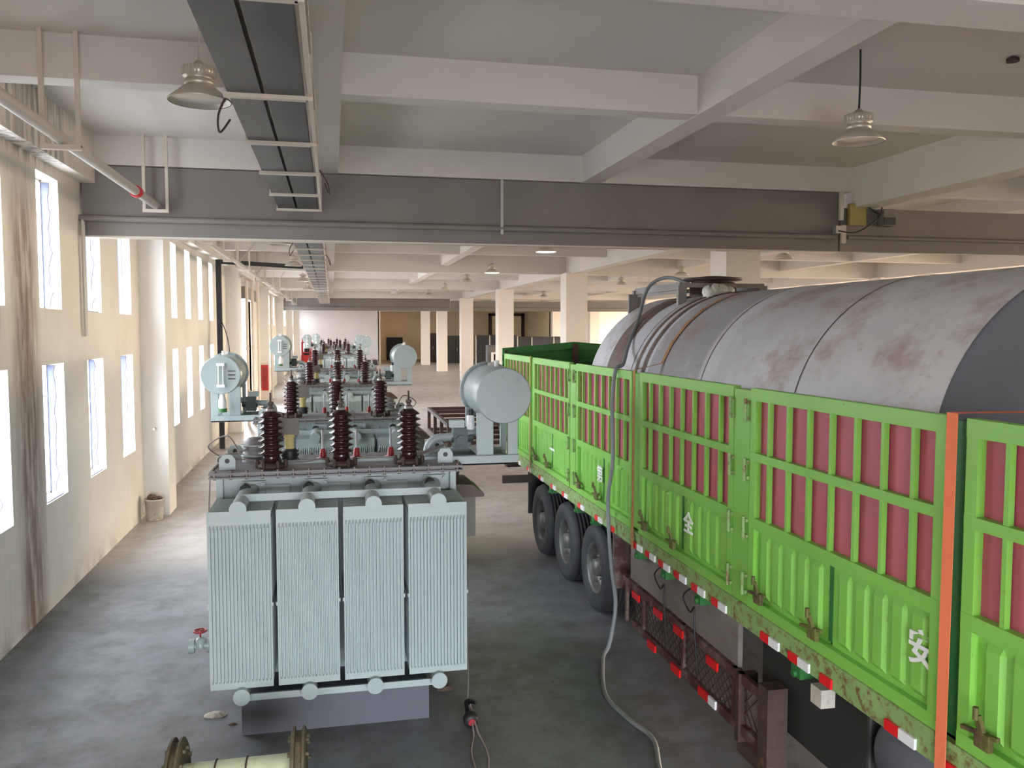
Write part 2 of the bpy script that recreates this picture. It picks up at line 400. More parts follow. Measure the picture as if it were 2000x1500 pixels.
# beams
bm = MB()
for i, yy in enumerate(MAIN):
    bm.box(XL, XR, yy - .2, yy + .22, 5.428, ZC)
for i in range(7):
    b0 = 4.85 + 12.85 * i
    for d in (3.8, 8.05):
        if b0 + d < YF: bm.box(XL, XR, b0 + d - .12, b0 + d + .14, 5.678, ZC)
bm.box(XL, XR, YB, YB + .3, 5.42, ZC)
struct(bm, 'trim_30', M['ceiling'])
lb = MB()
for cx, w, zb in ((-.06, .36, 5.67), (3.98, .3, 5.67), (8.72, .42, 5.42), (13.0, .3, 5.67), (17.3, .3, 5.67), (21.6, .42, 5.42), (25.8, .3, 5.67), (30.1, .3, 5.67)):
    lb.box(cx - w / 2, cx + w / 2, YB, YF, zb, ZC)
struct(lb, 'trim_31', M['ceiling'])

# far end
struct(MB().box(XL, 4.5, 83.5, 83.75, 0, ZC), 'wall_back', M['endwall'])
fw = MB().box(4.5, 22, YF - .4, YF, 0, ZC).box(4.4, 4.65, 83.5, YF, 0, ZC)
struct(fw, 'wall_far', M['tan'])
struct(MB().box(22, XR, 84.5, 84.8, 0, ZC).box(22, 22.3, 84.5, YF, 0, ZC), 'wall_far_right', M['bright'])
struct(MB().box(5.9, 7.7, YF - .46, YF - .4, 0, 2.5), 'door_1', M['black'])
struct(MB().box(17.4, 17.8, YF - .5, YF - .38, 0, 5.2).box(21.2, 21.6, YF - .5, YF - .38, 0, 5.2).box(17.4, 21.6, YF - .5, YF - .38, 4.9, 5.2), 'trim_32', M['darkbrown'])
struct(MB().box(17.8, 21.2, YF - .45, YF - .39, 0, 4.9), 'wall_lit_doorway', M['bright'])  # lit doorway as a flat panel, its brightness put into the cream colour
# right side wall with tall openings, entrance wall behind the camera
rw = MB().box(XR, XR + .24, YB, YF, 0, .8).box(XR, XR + .24, YB, YF, 5.2, ZC)
y = YB
while y < YF - 2:
    rw.box(XR, XR + .24, y, y + 1.0, .8, 5.2); y += 3.6
struct(rw, 'wall_right', M['white'])
bw = MB().box(-3.6, -2.5, YB - .24, YB, 0, ZC).box(-2.5, XR, YB - .24, YB, 5.2, ZC).box(20, XR, YB - .24, YB, 0, 5.2)
bw.box(-2.5, 20, YB - .24, YB, 3.2, 5.2).box(3.6, 20, YB - .24, YB, 0, 3.2)
struct(bw, 'wall_entrance', M['white'])
# wide loading door in the left wall
d = MB().box(XL - .2, XL + .06, DOOR[0] - .12, DOOR[0], 0, 4.75).box(XL - .2, XL + .06, DOOR[1], DOOR[1] + .12, 0, 4.75)
d = struct(d, 'door_2', M['ochre'])
MB().box(XL - .05, XL + .25, DOOR[0] - .2, DOOR[1] + .2, 4.55, 5.0).build('shutter_box', M['girder'], d)

# ---------------------------------------------------------------- grey girders across the hall
def girder(y, label, x1):
    g = empty('ceiling_girder', (0, y, 0)); tag(g, label, 'girder', 'grey girders across the hall')
    MB().box(XL + .02, 8.3, 0, .14, 4.7, 5.66).build('web_plate', M['girder'], g)
    MB().box(8.34, x1, .01, .13, 4.7, 5.42).build('web_plate', M['girder'], g)
    MB().box(XL + .02, 8.3, -.02, .2, 4.68, 4.7).build('lit_bottom_edge', M['traywhite'], g)  # pale strip: light on the girder's underside put into the colour
    MB().tube([(XL - .0, -.06, 4.93), (8.2, -.06, 4.93)], .045, 10).build('conduit_run', M['girder'], g)
    MB().tube([(8.45, -.04, 4.93), (x1, -.04, 4.93)], .035, 10).build('conduit_run', M['girder'], g)
    return g
G1 = girder(12.8, 'long grey beam spanning the hall above the first oil transformers, conduit along its face', 33)
girder(60.3, 'distant grey beam crossing the far end of the hall over the columns', 33)
p = MB().box(2.53, 2.57, 12.70, 12.74, 4.84, 5.66).build('hanger_bar', M['pipe']); tag(p, 'thin pale vertical bar on the grey beam left of the middle lamp', 'bar')
p = empty('wall_drop_conduit', (XL + .05, 12.68, 0)); tag(p, 'thin vertical conduit dropping down the left wall from the grey beam end', 'pipe')
MB().tube([(0, 0, 3.3), (0, 0, 4.9)], .02, 8).build('drop_pipe', M['pipe'], p)
MB().tube([(.0, .07, 3.3), (0, .07, 4.9)], .018, 8).build('drop_pipe', M['pipe'], p)
# control boxes hung at the girder joint
p = empty('junction_box_cluster', (8.3, 12.72, 0)); tag(p, 'yellowed junction box with loose wires where the grey beam is jointed', 'junction box')
MB().box(.12, .42, -.06, .02, 5.12, 5.48).build('yellow_box', M['yellowbox'], p)
MB().box(-.06, -.0, -.06, 0, 5.2, 5.66).box(-.02, .06, -.05, 0, 4.82, 5.12).build('white_channel', M['traywhite'], p)
MB().box(-.16, -.03, -.1, 0, 4.98, 5.1).build('valve_block', M['steel'], p)
MB().curve([(.4, -.08, 5.45), (.6, -.14, 5.3), (.68, -.1, 5.42)], .012).curve([(-.12, -.1, 5.02), (.2, -.12, 5.0), (.55, -.14, 5.2), (.7, -.1, 5.35)], .01).build('loose_wire', M['black'], p)
p = MB().box(9.02, 9.25, 12.62, 12.8, 5.12, 5.4).build('siren_box', M['girder'], bevel=.01); tag(p, 'small grey box below the beam, right of the yellowed junction box', 'box')
MB().box(9.02, 9.23, 12.60, 12.62, 5.14, 5.26).build('front_cover', M['traydark'], p)
p = MB().lathe([(.06, 0), (.06, .03), (.02, .05)], (6.6, 7.3, ZC - .05), n=14).build('ceiling_mark', M['rust']); tag(p, 'small red ceiling mark right of the near right lamp', 'ceiling mark')  # reddish mark on the ceiling, drawn as an added small disc

# ---------------------------------------------------------------- high bay lamps
def lamp(x, y, on, label, rod=.6, z=5.2, r=.24, blk=False):
    t = empty('high_bay_lamp', (x, y, z)); tag(t, label, 'lamp', 'high bay lamps')
    MB().lathe([(.105, .0), (.13, .03), (r, -.0 - .0)] if False else [(r, 0), (r + .006, .008), (.115, .12), (.105, .125)], cap=False, n=32).lathe([(r - .004, .004), (.1, .118)], cap=False, n=32).build('lamp_shade', M['lampmetal'], t)
    h = MB().lathe([(.1, .12), (.115, .13), (.115, .16), (.1, .165), (.1, .185), (.125, .19), (.13, .26), (.12, .265), (.05, .29), (.02, .32)], n=28)
    for i in range(28):
        a = 2 * PI * i / 28; c, s_ = math.cos(a), math.sin(a)
        h.bar((.127 * c, .127 * s_, .19), (.127 * c, .127 * s_, .262), .008, .012)
    h.build('driver_housing', M['lampmetal'], t)
    MB().tube([(0, 0, .31), (.005, 0, .31 + (ZC - z - .31) * .5), (0, 0, ZC - z)], .008 if not blk else .01, 8).build('suspension_cable', M['black'] if blk else M['pipe'], t)
    MB().lathe([(.0, .05), (r - .05, .05), (r - .03, .03)] if not on else [(0, .0), (r - .012, .0), (r - .012, .01)], n=28).build('diffuser', M['lampon'] if on else M['lampmetal'], t)
    return t
lamp(-1.0, 7.2, False, 'unlit high bay lamp hanging left of the cable tray, nearest on the left')
lamp(5.0, 7.42, False, 'unlit high bay lamp on a black cable above the tank, nearest on the right', blk=True)
lamp(4.92, 19.3, True, 'lit high bay lamp just below the grey beam, nearest of the two lit ones')
lamp(5.05, 26.8, True, 'lit high bay lamp farther back, smaller of the two lit ones')
for x, y, l in ((5.03, 31.8, 'unlit lamp directly behind the farther lit lamp'), (5.1, 38.8, 'unlit lamp, second behind the farther lit lamp'), (5.1, 45.0, 'unlit tiny lamp, third behind the farther lit lamp'),
                (11.3, 19.8, 'unlit lamp seen just under the grey beam above the tank top'), (11.45, 26.6, 'unlit lamp above the tank manhole'), (11.45, 32.6, 'unlit lamp above the front end of the tank platform'), (11.5, 45.5, 'tiny unlit lamp between the second and third columns'),
                (-1.04, 18.8, 'unlit lamp beside the cable tray just behind the grey beam'), (-1.04, 25, 'unlit lamp beside the cable tray, second behind the grey beam'), (-1.04, 33, 'unlit lamp beside the cable tray, third behind the grey beam'), (-1.04, 39.5, 'unlit lamp beside the cable tray, fourth behind the grey beam')):
    lamp(x, y, False, l)

# ---------------------------------------------------------------- busbar tray
tr = empty('cable_tray', (-.45, 0, 5.09)); tag(tr, 'twin dark cable duct on cream cross brackets hung lengthwise under the ceiling', 'cable tray')
y = YB + .3; seg = 0
MB().box(-.27, -.03, YB + .2, 60, .03, .14).build('duct', M['traydark'], tr)
MB().box(.0, .27, YB + .2, 60, .03, .14).build('duct', M['traydark'], tr)
yy = [1.7, 3.2, 4.65, 6.6, 8.2, 9.73, 11.25, 12.65]; z_ = 14.2
while z_ < 58: yy.append(z_); z_ += 1.5
for q in yy:
    b_ = MB().box(-.3, .3, q - .05, q + .01, -.0, .03)
    b_.bar((.31, q - .02, 0), (.31, q - .02, .5), .03, .05).bar((.31, q - .02, .5), (.31, q - .02, ZC - 5.09), .015, .015).bar((-.29, q - .02, .03), (-.29, q - .02, ZC - 5.09), .012, .012)
    b_.build('cross_bracket', M['traywhite'], tr)
MB().box(.30, .33, YB + .2, 60, .03, .08).box(.30, .33, YB + .2, 60, .34, .39).build('side_rail', M['traywhite'], tr)
for i, (a, c, s_) in enumerate(((6.9, 7.5, -.31), (18.2, 19.4, -.31), (21, 22, .34), (9.9, 10.5, .34))):
    MB().curve([(s_, a, .1), (s_ * 1.25, a + .1, -.03), (s_ * 1.3, (a + c) / 2, -.12), (s_ * 1.15, c, .05)], .009).build('loose_cable', M['darkbrown'], tr)
# overhead water pipe with trapeze hangers
pp = empty('overhead_pipe', (-2.37, 0, 5.12)); tag(pp, 'pale steel pipe running under the ceiling along the left wall', 'pipe')
MB().tube([(0, YB, 0), (0, 78, 0)], .055, 14).build('pipe_run', M['pipe'], pp)
MB().lathe([(.07, 0), (.075, .02), (.075, .1), (.07, .12)], (0, 11.4, 0), 'y', 18).build('red_coupling', M['redpaint'], pp)
for q in (4.4, 8.44, 12.66, 17.2, 21.5, 24.7, 30.2, 34.6, 39.0, 43.5, 50, 57): 
    h = MB().box(-.17, -.13, q - .02, q + .02, -.08, ZC - 5.12).box(.13, .17, q - .02, q + .02, -.08, ZC - 5.12).box(-.17, .17, q - .03, q + .03, -.1, -.055)
    h.build('trapeze_hanger', M['traywhite'], pp)
for q in (23, 28, 36, 44, 52):
    MB().bar((.05, q, 0), (.75, q + .3, ZC - 5.12), .03, .03).build('diagonal_brace', M['pipe'], pp)
# black feeder pipe near the second transformer
f = empty('black_feeder_duct', (0, 0, 0)); tag(f, 'thick black duct rising beside the left wall and turning towards the cable tray', 'duct')
MB().box(-3.17, -3.03, 25.1, 25.25, 0, 5.36).build('riser', M['black'], f)
MB().bar((-3.1, 25.2, 5.3), (-.86, 26.8, 5.3), .12, .12).build('cross_run', M['black'], f)
MB().curve([(-3.03, 25.1, 3.6), (-2.9, 25.1, 3.2), (-2.82, 25.1, 2.6)], .012).build('hanging_wire', M['black'], f)
# rising pipes and fire gear on the left wall farther back
f = empty('wall_riser_pipes', (-2.9, 31.0, 0)); tag(f, 'white vertical riser pipes with collars on the pier by the loading door', 'pipe')
for dx in (0, .16, .32):
    MB().tube([(dx, dx * 2, 0), (dx, dx * 2, 5.1)], .05, 10).lathe([(.065, 0), (.065, .06)], (dx, dx * 2, 1.2), n=12).lathe([(.065, 0), (.065, .06)], (dx, dx * 2, 2.7), n=12).build('riser_pipe', M['column'], f)
f = empty('wall_riser_pipes', (-2.9, 43.2, 0)); tag(f, 'white vertical riser pipe on the farther left pier, beside the red hose cabinet', 'pipe')
MB().tube([(0, 0, 0), (0, 0, 5.1)], .055, 10).build('riser_pipe', M['column'], f)
f = MB().box(-3.28, -2.98, 41.54, 41.74, .5, 1.7).build('hose_cabinet', M['redpaint'], bevel=.01); tag(f, 'red fire hose cabinet on the left pier above the row of bushings', 'cabinet')
MB().box(-3.24, -3.02, 41.52, 41.54, .6, 1.6).build('cabinet_door', M['crimson'], f)
f = MB().box(XL+.005, XL + .18, 31.5, 32.2, .8, 1.6).build('fire_box', M['crimson'], bevel=.01); tag(f, 'small dark red fire box by the loading door, just right of the second conservator', 'cabinet')
MB().box(XL + .03, XL + .16, 31.47, 31.5, .85, 1.5).build('box_lid', M['redpaint'], f)

# ---------------------------------------------------------------- transformers
def transformer(side):
    """local origin: floor level under the tank centre, front towards -y; side=+1 oil conservator on +x"""
    t = empty('oil_transformer')
    MB().box(-.83, .74, -1.0, .95, 0, .3).build('plinth', M['plinth'], t)  # same grey as the transformer, with its shade put into a darker colour
    tk = MB().box(-1.04, 1.04, -.45, .43, .3, 2.1)
    for x in (-1.03, 1.03): tk.box(x - .03, x + .03, -.50, -.44, .5, 2.1)
    for x in (-.55, -.02, .5): tk.box(x - .12, x + .12, -.475, -.44, 1.7, 2.02)
    tk.build('tank', M['tank_green'], t, bevel=.006)
    ld = MB().box(-1.12, 1.12, -.52, .48, 2.09, 2.105).box(-1.12, 1.12, -.52, .48, 2.125, 2.145).box(-1.08, 1.08, -.48, .44, 2.1, 2.13).build('cover_plate', M['lid'], t)
    bo = MB()
    for i in range(17):
        x = -1.07 + i * 2.14 / 16
        for y in (-.495, .455): bo.lathe([(.014, 0), (.014, .08)], (x, y, 2.08), n=6, smooth=False)
    for i in range(1, 9):
        y = -.495 + i * .95 / 9
        for x in (-1.095, 1.095): bo.lathe([(.014, 0), (.014, .08)], (x, y, 2.08), n=6, smooth=False)
    o_ = bo.build('flange_bolts', M['bolt'], ld); o_['kind'] = 'stuff'
    st = MB().box(-.6, .95, -.12, -.06, 2.145, 2.17).box(-.6, .95, .0, .05, 2.145, 2.165); st.build('cover_rib', M['tank_green'], ld)
    # radiators
    for sgn in (-1, 1):
        for cx in (-.802, -.267, .267, .802):
            r = MB(); x0, x1 = cx - .247, cx + .247
            yf = sgn * 1.2 - .0
            if sgn < 0:
                r.box(x0, x1, -1.184, -1.176, .48, 1.94)
                r.fluted(x0, x1, .48, 1.94, -1.185, -.026, 17, .11, .05, 'x', .5)
            else: r.box(x0, x1, 1.18, 1.2, .48, 1.94)
            for i in range(1, 13):
                yy_ = sgn * (1.19 - i * .047); r.box(x0 + .004, x1 - .004, yy_ - .006, yy_ + .006, .49, 1.935)
            r.box(x0, x0 + .012, sgn * 1.19, sgn * .62, 1.87, 1.9).box(x1 - .012, x1, sgn * 1.19, sgn * .62, 1.87, 1.9)
            r.box(x0 - .01, x0 + .01, sgn * 1.19, sgn * .62, 1.15, 1.18).box(x1 - .01, x1 + .01, sgn * 1.19, sgn * .62, 1.15, 1.18)
            r.cyl((cx, sgn * .9, 1.93), (cx, sgn * .9, .5), .05, 10)
            ro = r.build('radiator', M['rad'], t)
            for z in (1.965, .43):
                h = MB().cyl((cx, sgn * 1.245, z), (cx, sgn * .45, z), .062, 20).cyl((cx, sgn * 1.25, z), (cx, sgn * 1.235, z), .068, 20)
                h.build('header_pipe', M['tank_green'], ro)
            if sgn < 0:
                fx = cx + .06
                fl = MB().box(fx - .1, fx + .1, -.50, -.47, 1.9, 2.06)
                fl.cyl((fx, -.46, 1.98), (cx, -.7, 1.97), .058, 16)
                for bx in (-.08, .08):
                    for bz in (1.92, 2.04): fl.cyl((fx + bx, -.54, bz), (fx + bx, -.46, bz), .014, 8)
                v_ = fl.build('flanged_valve', M['tank_green'], t)
                MB().cyl((fx - .06, -.60, 2.01), (fx - .06, -.635, 2.005), .048, 16).build('valve_handle', M['black'], v_)
                MB().cyl((fx - .06, -.63, 2.005), (fx - .06, -.65, 2.003), .02, 10).build('valve_cap', M['gauge'], v_)
    MB().box(-.83, .86, -.945, -.935, 1.97, 2.03).build('tie_bar', M['rad'], t)
    tb = MB()
    for x in (-.8, -.27, .27, .8): tb.box(x - .02, x + .02, -.935, -.9, 1.96, 2.02).cyl((x, -.965, 2.0), (x, -.94, 2.0), .014, 8)
    tb.build('tie_bar_clip', M['steel'], t)
    MB().box(-.8, .8, -1.17, -1.15, .365, .42).build('tie_bar', M['rad'], t)
    # high voltage bushings
    for x in (-.6, .02, .64):
        b_ = MB(); prof = [(.078, 2.2), (.074, 2.25)]
        for i in range(6):
            z = 2.27 + i * .056
            prof += [(.072, z), (.112, z + .012), (.112, z + .018), (.072, z + .036)]
        prof += [(.07, 2.605), (.102, 2.612), (.1, 2.622), (.03, 2.672), (0, 2.675)]
        bb = b_.lathe([(0, 2.19)] + prof, (x, -.33, 0), n=28).build('high_voltage_bushing', M['porc'], t)
        fl = MB().lathe([(.1, 2.145), (.12, 2.16), (.12, 2.18), (.085, 2.2)], (x, -.33, 0), n=20)
        for a in range(6):
            fl.lathe([(.016, 0), (.02, .05), (.012, .075)], (x + .125 * math.cos(a * PI / 3), -.33 + .125 * math.sin(a * PI / 3), 2.15), n=8)
        fl.build('clamp_ring', M['darkbrown'], bb)
        MB().lathe([(.036, 2.655), (.036, 2.69), (.02, 2.7), (.02, 2.72), (.028, 2.72), (.028, 2.745), (.01, 2.75), (.008, 2.83), (0, 2.83)], (x, -.33, 0), n=14).build('terminal_stud', M['bolt'], bb)
        MB().lathe([(.04, 2.65), (.04, 2.685), (.022, 2.69)], (x, -.33, 0), n=14).build('stud_collar', M['steel'], bb)
    # low voltage bushings
    for x in (-.15, .17, .5):
        b_ = MB().lathe([(.06, 2.15), (.06, 2.162), (.028, 2.17), (.038, 2.185), (.028, 2.195), (.036, 2.21), (.026, 2.22), (.03, 2.235), (.018, 2.25)], (x, .1, 0), n=18).build('low_voltage_bushing', M['crimson'], t)
        MB().lathe([(.012, 2.25), (.012, 2.43), (.0, 2.435)], (x, .1, 0), n=12).build('glass_tube', M['tubegrey'], b_)
    # tap changer
    c_ = MB().lathe([(.09, 2.145), (.09, 2.16), (.07, 2.18), (.09, 2.2), (.07, 2.22), (.085, 2.24), (.05, 2.26)], (-.46, .1, 0), n=20).build('tap_changer', M['black'], t)
    MB().lathe([(.045, 2.26), (.045, 2.36), (.055, 2.37), (.055, 2.4)], (-.46, .1, 0), n=18).build('glass_chamber', M['glass'], c_)
    MB().box(-.55, -.37, .07, .13, 2.39, 2.55).cyl((-.51, .06, 2.43), (-.51, .08, 2.43), .01).cyl((-.41, .06, 2.43), (-.41, .08, 2.43), .01).build('drive_box', M['cabinet'], c_)
    # pressure relief dome on the side away from the conservator
    dx = -.78 * side
    d_ = MB().lathe([(.12, 2.145), (.12, 2.2), (.1, 2.21), (.1, 2.26), (.115, 2.27), (.115, 2.29), (.095, 2.3), (.09, 2.34), (.06, 2.37), (0, 2.38)], (dx, .12, 0), n=20).build('relief_dome', M['lid'], t)
    MB().lathe([(.13, 2.2), (.13, 2.215)], (dx, .12, 0), n=20).lathe([(.125, 2.3), (.125, 2.31)], (dx, .12, 0), n=20).build('dome_flange', M['tank_green'], d_)
    # lifting lugs and loose control wires
    for x in (-.98, .98):
        for y in (-.34, .3):
            lg = MB().prism([(x - .07, 2.145), (x + .07, 2.145), (x + .07, 2.24), (x + .04, 2.28), (x - .04, 2.28), (x - .07, 2.24)], y - .012, y + .012, 'y')
            lo = lg.build('lifting_lug', M['tank_green'], t)
            MB().cyl((x, y - .015, 2.225), (x, y + .015, 2.225), .022, 12).build('lug_eye', M['black'], lo)
    s_ = side
    wires = []
    wires.append(MB().curve([(-1.1 * s_, .3, 2.16), (-1.2 * s_, .1, 2.3), (-1.0 * s_, -.1, 2.42), (-.88 * s_, -.2, 2.25)], .007))
    wires.append(MB().curve([(-1.13 * s_, .2, 2.12), (-1.08 * s_, 0, 2.22), (-.9 * s_, -.05, 2.26), (-.78 * s_, .1, 2.3)], .009))
    wires.append(MB().curve([(-1.1 * s_, -.2, 2.15), (-1.0 * s_, -.1, 2.22), (-.85 * s_, -.12, 2.2), (-.5 * s_, -.2, 2.17), (-.2 * s_, -.1, 2.17)], .007))
    for k_ in range(4): wires.append(MB().curve([(.64 * s_, -.1 + k_ * .03, 2.17), (.8 * s_, -.12 + k_ * .04, 2.2), (.95 * s_, .0 + k_ * .02, 2.24), (1.05 * s_, .1, 2.26)], .008))
    wires.append(MB().curve([(-1.14 * s_, -.25, 2.1), (-1.15 * s_, -.3, 1.6), (-1.1 * s_, -.3, 1.0)], .007))
    for w_ in wires: w_.build('control_wire', M['cable'], t)
    # oil conservator on its bracket
    cx, z0 = 1.56 * s_, 2.76
    br = MB().box(.92 * s_, 1.7 * s_, -.28, -.22, 2.1, 2.19).box(.92 * s_, 1.7 * s_, .32, .38, 2.1, 2.19).box(.92 * s_, 1.7 * s_, -.28, .38, 2.1, 2.12)
    br.box(1.30 * s_, 1.46 * s_, -.25, -.2, 2.15, 2.6).box(1.6 * s_, 1.7 * s_, -.25, -.2, 2.15, 2.6).box(1.3 * s_, 1.46 * s_, -.25, .36, 2.19, 2.2)
    br.box(1.28 * s_, 1.33 * s_, .3, .36, 2.15, 2.6).box(1.64 * s_, 1.7 * s_, .3, .36, 2.15, 2.6).box(1.44 * s_, 1.46 * s_, -.2, .3, 2.15, 2.5)
    br.build('conservator_bracket', M['tank_green'], t, bevel=.004)
    dr = MB().lathe([(.262, -.27), (.27, -.262), (.27, .6), (.262, .6)], (cx, 0, z0), 'y', 48).build('conservator', M['tank_green'], t)
    fl = MB().lathe([(.3, .56), (.3, .62), (.26, .64), (.0, .68)], (cx, 0, z0), 'y', 48)
    for i in range(16):
        a = 2 * PI * i / 16; fl.cyl((cx + .285 * math.cos(a), .53, z0 + .285 * math.sin(a)), (cx + .285 * math.cos(a), .56, z0 + .285 * math.sin(a)), .014, 8)
    fl.build('end_flange', M['tank_green'], dr)
    MB().cyl((cx, .1, z0 + .26), (cx, .1, z0 + .33), .025, 12).bar((cx - .05, .3, z0 + .27), (cx + .04, .3, z0 + .3), .02, .04).build('filler_plug', M['gauge'], dr)
    if side < 0:
        g = MB().cyl((cx - .02, -.31, z0 - .14), (cx - .02, -.31, z0 + .14), .012, 10).cyl((cx + .04, -.31, z0 - .14), (cx + .04, -.31, z0 + .14), .008, 8)
        g.box(cx - .05, cx + .06, -.32, -.27, z0 + .13, z0 + .17).box(cx - .05, cx + .06, -.32, -.27, z0 - .17, z0 - .13)
        g.build('oil_gauge', M['gauge'], dr)
        MB().box(cx + .1, cx + .2, -.28, -.268, z0 + .05, z0 + .062).box(cx + .1, cx + .2, -.28, -.268, z0 - .005, z0 + .007).box(cx + .1, cx + .2, -.28, -.268, z0 - .06, z0 - .048).build('level_marks', M['black'], dr)
        ca = MB().lathe([(.05, 0), (.055, .02), (.055, .12), (.04, .14), (.03, .2)], (cx + .03, -.36, z0 - .46), n=18).build('breather', M['gauge'], t)
        MB().lathe([(.06, -.05), (.06, .0)], (cx + .03, -.36, z0 - .46), n=18).build('breather_cup', M['greendark'], ca)
    else:
        ca = MB().lathe([(.035, 0), (.04, .02), (.04, .13), (.03, .14)], (1.27 * s_, -.05, 2.42), n=16).build('breather', M['gauge'], t)
        MB().lathe([(.025, .14), (.025, .2)], (1.27 * s_, -.05, 2.42), n=12).build('breather_neck', M['black'], ca)
    # connecting pipework with relay
    rl = MB().box(1.12 * s_, 1.26 * s_, .06, .22, 2.22, 2.42).cyl((1.1 * s_, .14, 2.32), (1.32 * s_, .14, 2.32), .05, 14).cyl((1.19 * s_, .03, 2.3), (1.19 * s_, .07, 2.3), .05, 14).build('gas_relay', M['relay'], t)
    MB().box(1.08 * s_, 1.22 * s_, .02, .14, 2.43, 2.5).build('relay_box', M['tank_green'], rl)
    MB().curve([(.86 * s_, .1, 2.15), (.87 * s_, .1, 2.25), (.95 * s_, .11, 2.32), (1.1 * s_, .13, 2.33), (1.35 * s_, .14, 2.38), (1.5 * s_, .14, 2.52)], .04, 12).build('oil_pipe', M['tank_green'], t)
    # drain valve with handwheel at the left foot
    v_ = MB().cyl((-1.04, -.1, .47), (-1.34, -.1, .47), .035, 12).cyl((-1.33, -.1, .47), (-1.38, -.1, .47), .065, 16).cyl((-1.2, -.1, .47), (-1.22, -.1, .47), .065, 16).lathe([(.05, -.02), (.05, .06), (.02, .08)], (-1.28, -.1, .47), n=14).build('drain_valve', M['tank_green'], t)
    hw = MB()
    ring = [(-1.28 + .055 * math.cos(a * PI / 8), -.1 + .055 * math.sin(a * PI / 8), .61) for a in range(17)]
    hw.tube(ring, .009, 6).bar((-1.335, -.1, .61), (-1.225, -.1, .61), .01, .01).bar((-1.28, -.155, .61), (-1.28, -.045, .61), .01, .01).cyl((-1.28, -.1, .53), (-1.28, -.1, .61), .008, 8)
    hw.build('handwheel', M['crimson'], v_)
    # terminal cabinet on the right flank
    cb = MB().box(1.04, 1.3, -.15, .3, 1.38, 1.8).build('terminal_cabinet', M['cabinet'], t)
    MB().prism([(1.0, 1.78), (1.37, 1.78), (1.375, 1.81), (1.26, 1.9), (1.12, 1.91), (1.0, 1.88)], -.22, .36, 'y').build('cabinet_roof', M['cabtop'], cb)
    MB().bar((1.12, -.2, 2.1), (1.09, -.05, 1.75), .03, .05).build('flank_brace', M['darkbrown'], t)
    return t
TR = transformer(1); TL = transformer(-1)
G = 'oil transformers standing in a row'
TR.location = (.05, 8.2, 0); TR['label'] = 'nearest oil transformer, grey-green ribbed radiators facing the camera, conservator on the right'
TL.location = (.03, 12.65, 0); TL['label'] = 'second oil transformer in the row, conservator drum with level gauge on the left'
spots = [(TR, .10, 19.95, 1.0, 'third oil transformer from the camera, conservator standing out on the right'),
         (TL, .13, 24.6, 1.06, 'fourth oil transformer from the camera, conservator on the left before the red hose cabinet'),
         (TR, .17, 44.0, 1.0, 'fifth oil transformer, pale radiators facing the camera, rightmost conservator against the white end wall'),
         (TR, .1, 52.0, 1.0, 'sixth oil transformer, just behind the pale radiators, conservator on the right'),
         (TL, -.1, 59.0, 1.0, 'seventh oil transformer, largest of the far conservators on the left'),
         (TL, .35, 66.0, 1.0, 'last oil transformer before the white end wall, smallest conservator on the left')]
for p, x, y, s_, lab in spots:
    c = copy_tree(p); c.location = (x, y, 0); c.scale = (1, 1, s_); c['label'] = lab
    tag(c, lab, 'transformer', G)
tag(TR, None, 'transformer', G); tag(TL, None, 'transformer', G)

# ---------------------------------------------------------------- lorry trailer
TX, TXR = 3.0, 5.7
tra = empty('cargo_trailer', (0, 0, 0)); tag(tra, 'long lime green stake-sided cargo trailer with red infill panels on the right', 'trailer')
def gate(w=2.02):
    g = MB(); t = .06
    g.box(0, t, 0, w, 2.88, 2.97).box(.003, t - .002, 0, .075, 1.36, 2.9).box(.003, t - .002, w - .075, w, 1.36, 2.9)
    g.box(0, t, .002, w - .002, 2.44, 2.50).box(0, t, .002, w - .002, 1.94, 2.02).box(0, t, 0, w, 1.34, 1.42)
    for i in range(1, 8):
        yy_ = w * i / 8; g.box(.008, .04, yy_ - .014, yy_ + .014, 2.0, 2.9)
    go = g.build('side_gate', M['green'])
    MB().box(.05, .062, .05, w - .05, 2.0, 2.9).build('infill_sheet', M['infill'], go)
    lp = MB()
    for a, c in ((.06, w / 2 - .02), (w / 2 + .02, w - .06)):
        lp.box(.05, .06, a, c, 1.4, 1.96); lp.fluted(a, c, 1.42, 1.94, .045, -.022, 5, .03, .03, 'y', .6)
    lp.build('lower_panel', M['green'], go)
    MB().box(.04, .06, w / 2 - .018, w / 2 + .018, 1.44, 1.92).build('panel_gap', M['greendark'], go)
    for a in (w / 2 + .1, w - .2):
        l = MB().bar((-.01, a, 1.44), (-.04, a + .02, 1.58), .03, .02).bar((-.01, a - .08, 1.5), (-.02, a + .14, 1.47), .02, .02).box(-.03, .0, a - .04, a + .05, 1.42, 1.5).cyl((-.05, a + .02, 1.56), (-.05, a + .02, 1.62), .014, 8)
        l.build('latch', M['latch'], go)
    return go
gp = gate(); starts = [1.50, 3.66, 5.95, 8.2, 10.52, 12.74]
for i, y in enumerate(starts):
    for right in (0, 1):
        g = gp if (i == 0 and not right) else copy_tree(gp)
        g.parent = tra
        if right: g.location = (TXR, y + 2.02, 0); g.rotation_euler = (0, 0, PI)
        else: g.location = (TX, y, 0)
